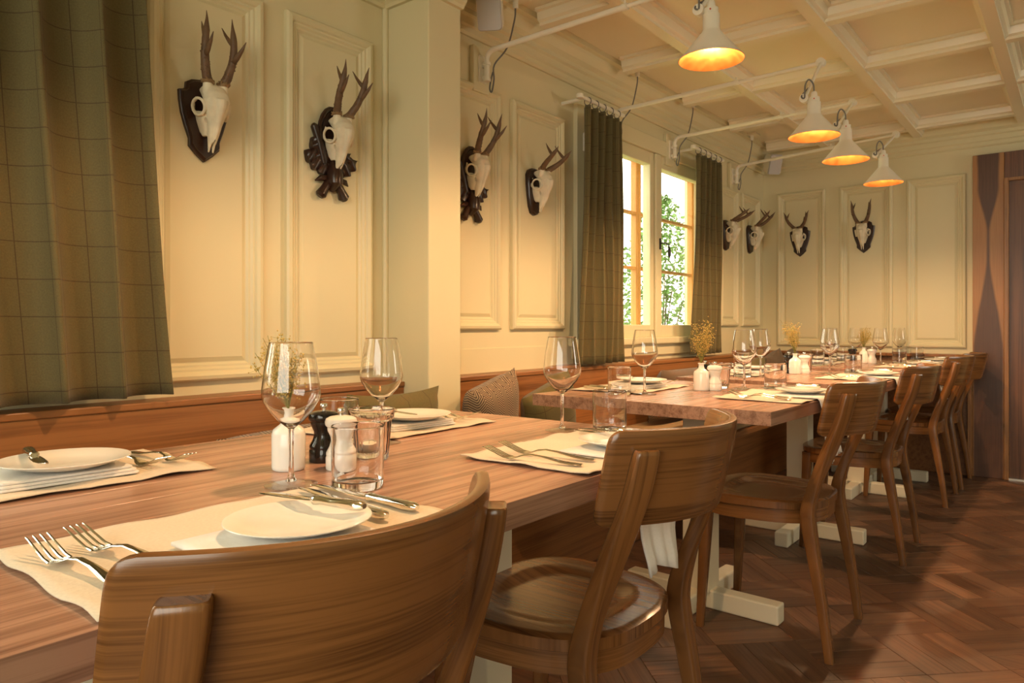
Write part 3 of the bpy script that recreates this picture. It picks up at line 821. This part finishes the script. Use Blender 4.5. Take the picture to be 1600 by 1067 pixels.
def make_tealight():
    t = thing('tealight', '', 'candle')
    MB().lathe([(.0005, 0), (.0185, 0), (.019, .001), (.019, .015), (.0185, .015), (.0183, .0125)], 28).build('cup', 'tin', t, smooth=True)
    m = MB().lathe([(.0005, .0005), (.0182, .0005), (.0182, .0126), (.0005, .0122)], 28); m.build('wax', 'candle_wax', t, smooth=True)
    MB().tube([(0, 0, .012), (.0005, 0, .019)], .0007, 5).build('wick', 'iron_black', t)
    return t
tea = Proto(make_tealight)
def flowers(loc, h, spread, seed, lean, label, dense=26, seedmat='dried_straw'):
    rnd = random.Random(seed); t = thing('dried_flowers', label, 'dried flowers', loc, 0, 'dried flowers in bottle vases')
    st, hd = MB(), MB()
    def ball(p, r):
        b = len(hd.v); hd.v += [(p[0]+r*x, p[1]+r*y, p[2]+r*z) for x, y, z in ((1,0,0),(-1,0,0),(0,1,0),(0,-1,0),(0,0,1),(0,0,-1))]
        hd.f += [(b+a, b+c, b+d) for a, c, d in ((0,2,4),(2,1,4),(1,3,4),(3,0,4),(2,0,5),(1,2,5),(3,1,5),(0,3,5))]
    for k in range(dense):
        a = rnd.uniform(0, 2*PI); q = rnd.uniform(.15, 1)*spread; hh = h*rnd.uniform(.55, 1)
        tip = Vector((lean[0]*hh+q*math.cos(a), lean[1]*hh+q*math.sin(a), hh)); base = Vector((rnd.uniform(-.004, .004), rnd.uniform(-.004, .004), -.05))
        mid = Vector((0, 0, .0)); pts = [base, mid, mid.lerp(tip, .5)+Vector((rnd.uniform(-.006, .006), rnd.uniform(-.006, .006), .01)), tip]
        st.tube(pts, [.0007, .0007, .0006, .0004], 4)
        for _ in range(30):
            s = rnd.uniform(.35, 1); p = pts[1].lerp(tip, s); o = Vector((rnd.gauss(0, .008), rnd.gauss(0, .008), rnd.gauss(0, .006)))
            if rnd.random() < .35: st.tube([p, p+o], [.0003, .0003], 3)
            ball(p+o, rnd.uniform(.0014, .0027))
    tag(st.build('stems', 'dried_green', t), kind='stuff'); tag(hd.build('seed_heads', seedmat, t), kind='stuff')
def centre(zt, v, b, w_, cg, tb, h, lean, seed):
    vase.put((*v, zt+.0004), 0, 'white bottle vase with dried flowers on the '+tb, 'white bottle vases')
    flowers((*v, zt+.098), h, .05, seed, lean, 'dried flower sprigs in the bottle vase on the '+tb)
    bmill.put((*b, zt+.0004), .4, 'black pepper mill on the '+tb, 'black pepper mills')
    wmill.put((*w_, zt+.0004), .2, 'white salt mill on the '+tb, 'white salt mills')
    cglass.put((*cg, zt+.0004), 0, 'ribbed candle glass on the '+tb, 'ribbed candle glasses', 1.1)
    tea.put((*cg, zt+.0105), 0, 'tealight in the ribbed glass on the '+tb, 'tealights')
centre(Z1, (-1.090, .752), (-1.105, .838), (-1.022, .812), (-1.05, .905), 'front long table', .14, (-.10, -.12), 4)
centre(Z2, (-1.110, 2.535), (-1.13, 2.615), (-1.075, 2.575), (-1.10, 2.69), 'second table', .165, (.05, .1), 5)
centre(Z2, (-1.125, 3.69), (-1.17, 3.74), (-1.10, 3.755), (-1.13, 3.86), 'third table', .165, (-.1, -.1), 6)
centre(Z2, (-1.110, 5.05), (-1.17, 5.02), (-1.06, 5.04), (-1.10, 5.17), 'far table', .13, (-.02, .0), 7)

# ------------------------------------------------------------------ wall lamps on long swing arms
def wall_lamp(yw, jx, jy, sx, sy, sz, label, vis_=True):
    """yw: wall bracket, (jx, jy): elbow at the arm's end, (sx, sy, sz): centre of the shade's rim"""
    za = 2.115; t = thing('swing_arm_lamp', label, 'lamp', (0, 0, 0), 0, 'white swing-arm wall lamps')
    MB().box(WX, WX+.024, yw-.05, yw+.05, za-.14, za+.05).build('mount_board', 'wall_paint', t, bevel=.004)
    b = MB(); b.box(WX+.02, WX+.032, yw-.022, yw+.022, za-.10, za+.01); b.lathe([(.001, 0), (.016, 0), (.016, .012), (.012, .014), (.012, .066), (.016, .068), (.016, .08), (.001, .08)], 20, WX+.052, yw, za-.10)
    b.box(WX+.03, WX+.05, yw-.008, yw+.008, za-.09, za-.075); b.box(WX+.03, WX+.05, yw-.008, yw+.008, za-.04, za-.025)
    b.build('bracket', 'white_enamel', t, smooth=True)
    bx = WX+.052; p0 = Vector((bx, yw, za-.03)); e = Vector((jx, jy, za+.02)); dirv = (e-Vector((bx, yw, za))).normalized()
    c = Vector((bx, yw, za)); pts = [p0, c-Vector((0, 0, .01))]
    for k in range(1, 6):
        a = PI/2*k/5; pts.append(c-Vector((0, 0, .01))+dirv*(.035*(1-math.cos(a)))+Vector((0, 0, .035*math.sin(a))))
    e2_ = Vector((jx, jy, pts[-1].z+.012)); mid = pts[-1].lerp(e2_, .62)
    MB().tube(pts+[mid], .0105, 14).build('arm', 'white_enamel', t, smooth=True)
    MB().tube([mid-dirv*.02, e2_-dirv*.02], .0080, 12).build('arm_extension', 'white_enamel', t, smooth=True)
    cl = MB(); cl.tube([mid-dirv*.012, mid+dirv*.012], .0125, 12); cl.tube([mid+Vector((0, 0, .01)), mid+Vector((0, 0, .024))], .004, 8); cl.build('clamp', 'white_enamel', t, smooth=True)
    # elbow discs, lower arm, shade joint
    top = Vector((sx, sy, sz+.205)); jn = top+Vector((-.035, -.01, -.045))
    el = MB()
    side = Vector((dirv.y, -dirv.x, 0))
    for q_, r_ in ((e2_, .020), (jn, .018)):
        el = MB().tube([q_-side*.016, q_-side*.0125, q_-side*.012, q_+side*.012, q_+side*.0125, q_+side*.016], [.006, .006, r_, r_, .006, .006], 18); el.build('joint', 'white_enamel', t, smooth=True)
    MB().tube([e2_, jn], .0075, 10).build('lower_arm', 'white_enamel', t, smooth=True)
    MB().tube([jn, top+Vector((-.01, 0, -.05))], .006, 8).build('shade_joint', 'white_enamel', t, smooth=True)
    sh = MB().lathe([(.100, 0), (.030, .085), (.0265, .092), (.0260, .140), (.022, .143), (.0215, .160), (.0135, .162), (.012, .178), (.009, .184), (.0005, .184)], 40, sx, sy, sz)
    s_ = sh.build('shade', 'white_enamel', t, smooth=True)
    MB().lathe([(.1005, -.0005), (.0995, -.0012), (.0975, 0), (.0275, .0845), (.024, .092), (.023, .138), (.0005, .138)], 40, sx, sy, sz).build('shade_lining', 'copper', s_, smooth=True)
    MB().lathe([(.0005, .048), (.014, .051), (.021, .062), (.022, .072), (.016, .092), (.012, .105), (.012, .13), (.0005, .13)], 24, sx, sy, sz).build('bulb', 'bulb', s_, smooth=True)
    for da in (0.9, -1.2): MB().lathe([(.0005, 0), (.0028, 0), (.0028, .002), (.0005, .002)], 8).xform(Matrix.Translation((sx+.0225*math.cos(da-2.2), sy+.0225*math.sin(da-2.2), sz+.150)) @ Matrix.Rotation(da-2.2, 4, 'Z') @ Matrix.Rotation(PI/2, 4, 'Y')).build('screw', 'red_screw', s_)
    cb = MB(); a = jn+Vector((0, -.012, .06)); q = Vector((sx, sy, sz+.18))
    cb.tube(cr([jn.lerp(e2_, .35), jn+Vector((-.008, -.012, .01)), jn+Vector((.004, -.014, 0)), jn+Vector((.006, -.012, .05)), (jn+q)/2+Vector((0, -.006, .065)), q+Vector((-.003, 0, .035)), q]), .0032, 8)
    cb.build('cord', 'cable_grey', t, smooth=True)
    # ceiling socket and supply cable with its loop
    sk = MB().lathe([(.0005, -.035), (.010, -.035), (.012, -.028), (.012, -.006), (.014, 0), (.0005, 0)], 16, WX+.125, yw+.10, CZ-.012); sk.build('ceiling_socket', 'white_enamel', t, smooth=True)
    c0 = Vector((WX+.125, yw+.10, CZ-.045)); lo = Vector((bx+.012, yw+.012, za-.12))
    MB().tube(cr([c0, c0+Vector((-.002, -.004, -.05)), (c0+lo)/2+Vector((.012, .012, .0)), lo+Vector((.012, .008, .09)), lo+Vector((.010, .008, .03)), lo+Vector((0, .006, -.02)), lo+Vector((-.008, .002, -.005)), lo+Vector((0, .004, .04)), lo+Vector((.008, .004, .06))]), .0035, 8).build('supply_cable', 'cable_grey', t, smooth=True)
    MB().box(WX+.08, WX+.17, yw+.055, yw+.145, CZ-.012, CZ+.001).build('socket_plate', 'ceiling_paint', t)
    l = bpy.data.lights.new('lamp_light', 'POINT'); l.energy = LAMP_POWER; l.color = LAMP_COLOR; l.shadow_soft_size = .02
    lo_ = bpy.data.objects.new('lamp_light', l); C.objects.link(lo_); lo_.location = (sx, sy, sz+.038); lo_.parent = t
wall_lamp(.98, -.92, .95, -.89, .95, 1.79, 'white swing-arm lamp above the front long table')
wall_lamp(2.30, -.92, 2.30, -.915, 2.165, 1.832, 'white swing-arm lamp with the largest shade in view, above the second table')
wall_lamp(3.36, -.905, 3.33, -.872, 3.11, 1.779, 'white swing-arm lamp above the third table, second shade from the left')
wall_lamp(4.06, -.94, 4.03, -.860, 3.565, 1.762, 'white swing-arm lamp whose shade is third from the left')
wall_lamp(5.06, -.89, 4.86, -.880, 4.46, 1.797, 'white swing-arm lamp over the far table, with the smallest shade in view')

# ------------------------------------------------------------------ loudspeakers
def speaker(loc, rot, label):
    t = thing('loudspeaker', label, 'loudspeaker', loc); t.rotation_euler = rot
    MB().loft([[(a, -.055, b) for a, b in rrect(.085, .13, .012, 3)], [(a*1.0, .04, b*1.0) for a, b in rrect(.10, .15, .014, 3)]]).build('cabinet', 'white_enamel', t)
    MB().loft([[(a, .040, b) for a, b in rrect(.098, .148, .012, 3)], [(a, .055, b) for a, b in rrect(.092, .142, .012, 3)]]).build('grille', 'speaker_grille', t)
    b = MB().tube([(0, -.055, 0), (0, -.10, .01)], .010, 10); b.box(-.02, .02, -.115, -.098, -.03, .05); b.build('bracket', 'white_enamel', t)
speaker((-1.86, 2.22, 2.26), (math.radians(-25), 0, math.radians(-150)), 'small white loudspeaker under the ceiling right of the pillar')
speaker((-1.86, 5.56, 2.235), (math.radians(-22), math.radians(0), math.radians(-135)), 'small white loudspeaker in the far corner under the ceiling')

# ------------------------------------------------------------------ roe deer skulls on plaques (local: x right along the wall, y = out of the wall is -y, z up)
def evaluated(o):
    dg = bpy.context.evaluated_depsgraph_get(); me = bpy.data.meshes.new_from_object(o.evaluated_get(dg)); return me
def make_skull_mesh():
    mb = MB(); rings = []
    # (z, out, half width, half depth) from the nose up over the brow to the back of the cranium
    for z, o, a, b in ((-.090, .046, .007, .006), (-.082, .050, .011, .010), (-.062, .057, .0145, .015), (-.038, .064, .0175, .019), (-.014, .070, .024, .023), (.008, .075, .032, .026), (.030, .076, .036, .026), (.048, .070, .034, .028), (.064, .056, .0305, .030), (.076, .040, .026, .028), (.082, .026, .014, .018)):
        rings.append([(p, -(o+q), z+q*.25) for p, q in sect(a, b, 24, 2.6)])
    mb.loft(rings)
    mb.tube([(0, -.060, -.080), (0, -.076, -.050), (0, -.088, -.015), (0, -.098, .012), (0, -.101, .035)], [.004, .007, .010, .014, .016], 10)
    for sg in (-1, 1):
        rings = []      # upper jaw with its tooth row
        for z, o, t_, b in ((-.060, .036, .012, .010), (-.044, .034, .017, .018), (-.016, .036, .026, .024), (.006, .042, .032, .022)):
            rings.append([(sg*t_+p, -(o+q), z) for p, q in sect(.006, b, 12, 2.2)])
        mb.loft(rings)
        for k in range(6): mb.tube([(sg*(.017+.002*k), -.018, -.044+.008*k), (sg*(.018+.002*k), -.010, -.046+.008*k)], [.0042, .003], 6)
        # eye ring, set out from the skull, and the cheek arch behind it
        pts = []
        for k in range(25):
            a = 2*PI*k/24; pts.append((sg*(.043+.004*math.sin(a)-.006*math.cos(a)), -(.056+.021*math.cos(a)), .014+.0225*math.sin(a)))
        mb.tube(pts, .0044, 8)
        mb.tube([(sg*.040, -.040, -.004), (sg*.042, -.026, .010), (sg*.036, -.016, .034), (sg*.028, -.018, .050)], [.006, .005, .0045, .006], 8)
        mb.tube([(sg*.021, -.066, .052), (sg*.024, -.070, .086)], [.016, .012], 12)
        mb.tube([(sg*.006, -.049, -.080), (sg*.0065, -.043, -.106)], [.0055, .0025], 8)
    src = mb.build('skull_source', 'bone')
    r = src.modifiers.new('remesh', 'REMESH'); r.mode = 'VOXEL'; r.voxel_size = .0019
    cuts = []
    def ell(c, r3):
        cut = MB().lathe([(math.sin(PI*k/12), -math.cos(PI*k/12)) for k in range(1, 12)], 20)
        cut.f.append(tuple(reversed(range(20)))); cut.f.append(tuple(range(200, 220)))
        cut.xform(Matrix.Translation(c) @ Matrix.Diagonal((*r3, 1)))
        co = cut.build('skull_cutter', 'bone'); bo = src.modifiers.new('cut', 'BOOLEAN'); bo.object = co; bo.operation = 'DIFFERENCE'; bo.solver = 'EXACT'; cuts.append(co)
    for sg in (-1, 1):
        ell((sg*.046, -.055, .014), (.027, .0172, .0180)); ell((sg*.036, -.028, .030), (.016, .008, .012)); ell((sg*.022, -.060, -.022), (.008, .004, .009))
    ell((0, -.055, -.092), (.0035, .03, .024))
    sm = src.modifiers.new('smooth', 'SMOOTH'); sm.iterations = 2; sm.factor = .5
    me = evaluated(src); me.name = 'skull'
    for p in me.polygons: p.use_smooth = True
    me.materials.clear(); me.materials.append(M_['bone'])
    for o in [src]+cuts: bpy.data.objects.remove(o)
    return me
SKULL = make_skull_mesh()
def shield_poly(w_, h_):
    half = [(0, .50), (.26, .47), (.36, .43), (.37, .36), (.43, .33), (.50, .32), (.49, .20), (.45, .05), (.38, -.10), (.30, -.24), (.30, -.33), (.16, -.42), (0, -.5)]
    pts = [(x*w_, z*h_) for x, z in half]; return pts + [(-x, z) for x, z in reversed(pts[1:-1])]
def plain_poly(w_, h_):
    half = [(0, .5), (.22, .49), (.40, .44), (.5, .34), (.48, .15), (.42, -.1), (.34, -.32), (.22, -.46), (0, -.5)]
    pts = [(x*w_, z*h_) for x, z in half]; return pts + [(-x, z) for x, z in reversed(pts[1:-1])]
def plate_board(poly, th, parent):
    mb = MB(); mb.loft([[(x, 0, z) for x, z in poly], [(x, -th*.55, z) for x, z in poly], [(x*.93, -th*.72, z*.95) for x, z in poly], [(x*.90, -th, z*.93) for x, z in poly]])
    return mb.build('plaque', 'plaque_dark', parent, smooth=True)
def oak_leaf(mb, base, ang, L, wd, curl, rnd):
    """lobed leaf with a raised midrib"""
    n = 22; b = len(mb.v); ca, sa = math.cos(ang), math.sin(ang)
    for i in range(n+1):
        s = i/n; env = math.sin(PI*min(1, s*.93+.07))**.55*wd*(.75+.35*abs(math.sin(s*PI*3.2)))
        for k in (-1, -.5, 0, .5, 1):
            z_ = .006+.012*(1-abs(k))+.010*math.sin(s*PI*3.2)**2*abs(k)+curl*s*s
            lx, lz = k*env, s*L; x = base[0]+lx*ca+lz*sa; z = base[1]-lx*sa+lz*ca
            mb.v.append((x, -(z_+.004), z))
    m = (n+1)*5
    for i in range(m): v = mb.v[b+i]; mb.v.append((v[0], -.001, v[2]))
    for i in range(n):
        for k in range(4):
            q = b+i*5+k; mb.f.append((q, q+1, q+6, q+5)); q += m; mb.f.append((q, q+5, q+6, q+1))
        for k in (0, 4):
            q = b+i*5+k; mb.f.append((q, q+5, q+5+m, q+m) if k == 0 else (q, q+m, q+5+m, q+5))
    for i in (0, n):
        for k in range(4):
            q = b+i*5+k; mb.f.append((q, q+m, q+m+1, q+1) if i == 0 else (q, q+1, q+m+1, q+m))
def carved_plaque(parent):
    rnd = random.Random(3)
    pts = [(.052*math.cos(a), .03+.095*math.sin(a)) for a in [2*PI*k/28 for k in range(28)]]
    pl_ = plate_board([(x, z) for x, z in pts], .02, parent)
    rim = MB().tube([(.054*math.cos(a), -.016, .03+.097*math.sin(a)) for a in [PI*.0+PI*1.0*k/20*1.9-.9 for k in range(21)]], .008, 8); rim.build('carved_rim', 'plaque_dark', pl_, smooth=True)
    for bx_, bz, a, L, wd in ((-.015, -.085, -1.0, .105, .030), (.015, -.085, 1.0, .100, .030), (-.02, -.075, -.55, .11, .026), (.02, -.08, .62, .085, .026)):
        m = MB(); oak_leaf(m, (bx_, bz), a, L, wd, .006, rnd); m.build('oak_leaf', 'plaque_dark', pl_, smooth=True)
    m = MB(); m.tube([(-.035, -.018, -.06), (-.055, -.02, .0), (-.075, -.018, .055), (-.078, -.016, .062)], [.012, .012, .013, .006], 10); m.build('carved_branch', 'plaque_dark', pl_, smooth=True)
    m = MB(); m.tube([(0, -.012, -.05), (0, -.026, -.09), (0, -.026, -.12), (0, -.012, -.15)], [.018, .032, .032, .008], 14, 0, .8); m.build('carved_boss', 'plaque_dark', pl_, smooth=True)
    for sg in (-1, 1):
        m = MB(); m.tube([(sg*.012, -.016, -.115), (sg*.035, -.018, -.145), (sg*.047, -.016, -.165), (sg*.052, -.014, -.172)], [.014, .014, .019, .012], 10); m.build('carved_branch', 'plaque_dark', pl_, smooth=True)
        m = MB(); m.tube([(sg*.02, -.014, -.105), (sg*.05, -.018, -.112), (sg*.068, -.012, -.122)], [.010, .010, .002], 8); m.build('carved_bud', 'plaque_dark', pl_, smooth=True)
    return pl_
def antler(parent, sg, L, spread, lean, front, back, seed, curl=0.0, top=1.0):
    rnd = random.Random(seed); n = 16; mb = MB(); P = []
    for i in range(n+1):
        s = i/n
        P.append(Vector((sg*(.024+spread*s**.85-curl*s**3+.006*math.sin(2*PI*s*.8)), -(.070+lean*s+.012*math.sin(PI*s)), .086+L*s*(1-.06*s))))
    rad = [.0130*(1-.45*s)*(1 if s < .70 else max(.10, 1-(s-.70)*3.1)) for s in [i/n for i in range(n+1)]]
    mb.tube(P, rad, 10, .06)
    def tine(s, vec, r):
        i = int(s*n); p = P[i]; v = Vector(vec)
        mb.tube([p, p+v*.35+Vector((0, 0, v.length*.02)), p+v*.7+Vector((0, 0, v.length*.08)), p+v+Vector((0, 0, v.length*.2))], [r, r*.9, r*.6, r*.12], 8, .04)
    if front: tine(.33, (sg*.008, -front*.78, front*.50), .0082)
    if back: tine(.62, (-sg*.012, back*.62, back*.70), .0070)
    a = mb.build('antler', 'antler', parent, smooth='all')
    # pearls along the lower beam and the burr
    pm_ = MB(); br = MB()
    def blob(m, p, r):
        b = len(m.v); m.v += [(p[0]+r*x, p[1]+r*y, p[2]+r*z) for x, y, z in ((1,0,0),(-1,0,0),(0,1,0),(0,-1,0),(0,0,1),(0,0,-1))]
        m.f += [(b+q, b+c, b+d) for q, c, d in ((0,2,4),(2,1,4),(1,3,4),(3,0,4),(2,0,5),(1,2,5),(3,1,5),(0,3,5))]
    for _ in range(70):
        s = rnd.random()**1.6*.5; i = int(s*n); p = P[i].lerp(P[i+1], rnd.random()); t_ = rnd.uniform(0, 2*PI); r = rad[i]
        blob(pm_, p+Vector((math.cos(t_)*r, math.sin(t_)*r, 0)), rnd.uniform(.0015, .003))
    tag(pm_.build('pearls', 'antler', a), kind='stuff')
    br.tube([P[0]+Vector((0, 0, -.006)), P[0], P[0]+Vector((0, 0, .007))], [.013, .0175, .013], 12, .12)
    for k in range(26): t_ = rnd.uniform(0, 2*PI); blob(br, P[0]+Vector((math.cos(t_)*.0165, math.sin(t_)*.0165, rnd.uniform(-.005, .006))), rnd.uniform(.002, .0045))
    br.build('burr', 'antler_burr', a)
def trophy(loc, wall, kind, L, spread, lean, front, back, label, seed, curl=0.0, size=1.0, tilt=0.0, LR=None):
    rz = PI/2 if wall == 'left' else 0
    t = thing('skull_trophy', label, 'hunting trophy', loc, rz, 'roe deer skull trophies'); t.scale = (size,)*3
    if kind == 'shield': plate_board(shield_poly(.150, .235), .020, t)
    elif kind == 'plain': plate_board(plain_poly(.115, .215), .022, t)
    else: carved_plaque(t)
    s = bpy.data.objects.new('skull', SKULL); C.objects.link(s); s.parent = t; s.location = (0, .0, .01)
    s.rotation_euler = (tilt, 0, 0)
    for sg in (-1, 1):
        k = 1 if (LR is None or sg < 0) else LR
        antler(s, sg, L*k, spread, lean, front, back, seed+sg, curl)
trophy((WX+.007, 1.088, 1.588), 'left', 'shield', .200, .030, .020, .075, .070, 'deer skull with slim pale-tipped antlers on a dark shield, nearest the camera', 11, .01)
trophy((WX+.007, 1.535, 1.60), 'left', 'carved', .165, .030, .075, .075, .070, 'deer skull with knobbly dark antlers on an oak-leaf carving, left of the pillar', 22)
trophy((WX+.007, 2.235, 1.605), 'left', 'carved', .170, .030, .070, .080, .070, 'deer skull on an oak-leaf carving, half behind the cream pillar', 33)
trophy((WX+.007, 2.680, 1.615), 'left', 'plain', .085, .035, .110, .065, .070, 'deer skull with short forward antlers on a plain dark board, left of the window', 44)
trophy((WX+.007, 4.95, 1.64), 'left', 'plain', .075, .035, .130, .060, .060, 'deer skull on a dark board right beside the far curtain', 55)
trophy((WX+.007, 5.42, 1.655), 'left', 'plain', .110, .040, .110, .075, .070, 'deer skull with wide branching antlers next to the far corner', 66)
trophy((-1.712, WY-.007, 1.650), 'far', 'shield', .130, .075, .035, .050, .055, 'deer skull on a dark shield in the left panel of the far wall', 77, .0)
trophy((-1.262, WY-.007, 1.650), 'far', 'shield', .175, .050, .020, .060, .060, 'deer skull with upright antlers on a shield in the middle panel of the far wall', 88, .0)

# ------------------------------------------------------------------ garden outside the windows
def shrub(loc, r, h, n, seed, label):
    rnd = random.Random(seed); t = thing('garden_shrub', label, 'shrub', loc, 0, 'shrubs outside the window'); lf, st = MB(), MB()
    for k in range(n):
        a, q, z = rnd.uniform(0, 2*PI), r*math.sqrt(rnd.random()), h*rnd.uniform(.1, 1); q *= math.sqrt(max(.05, 1-(z/h)**3))
        p = Vector((q*math.cos(a), q*math.sin(a), z)); d = Vector((rnd.gauss(0, 1), rnd.gauss(0, 1), rnd.gauss(0, .6))).normalized()*.07; e = Vector((rnd.gauss(0, 1), rnd.gauss(0, 1), rnd.gauss(0, 1))).normalized()*.028
        lf.add([p, p+d*.5+e, p+d, p+d*.5-e], [(0, 1, 2, 3)])
    for k in range(14):
        a, q = rnd.uniform(0, 2*PI), r*rnd.uniform(.2, .9); st.tube([(0, 0, 0), (q*.4*math.cos(a), q*.4*math.sin(a), h*.45), (q*math.cos(a), q*math.sin(a), h*rnd.uniform(.7, 1))], [.016, .008, .003], 6)
    tag(lf.build('foliage', 'leaf_green', t), kind='stuff'); st.build('branches', 'bark', t)
shrub((-4.6, 7.0, -.3), .9, 2.6, 4200, 1, 'leafy green shrub seen through the left casement')
shrub((-4.4, 8.75, -.3), .6, 3.0, 3200, 2, 'slender leafy shrub seen through the right casement')
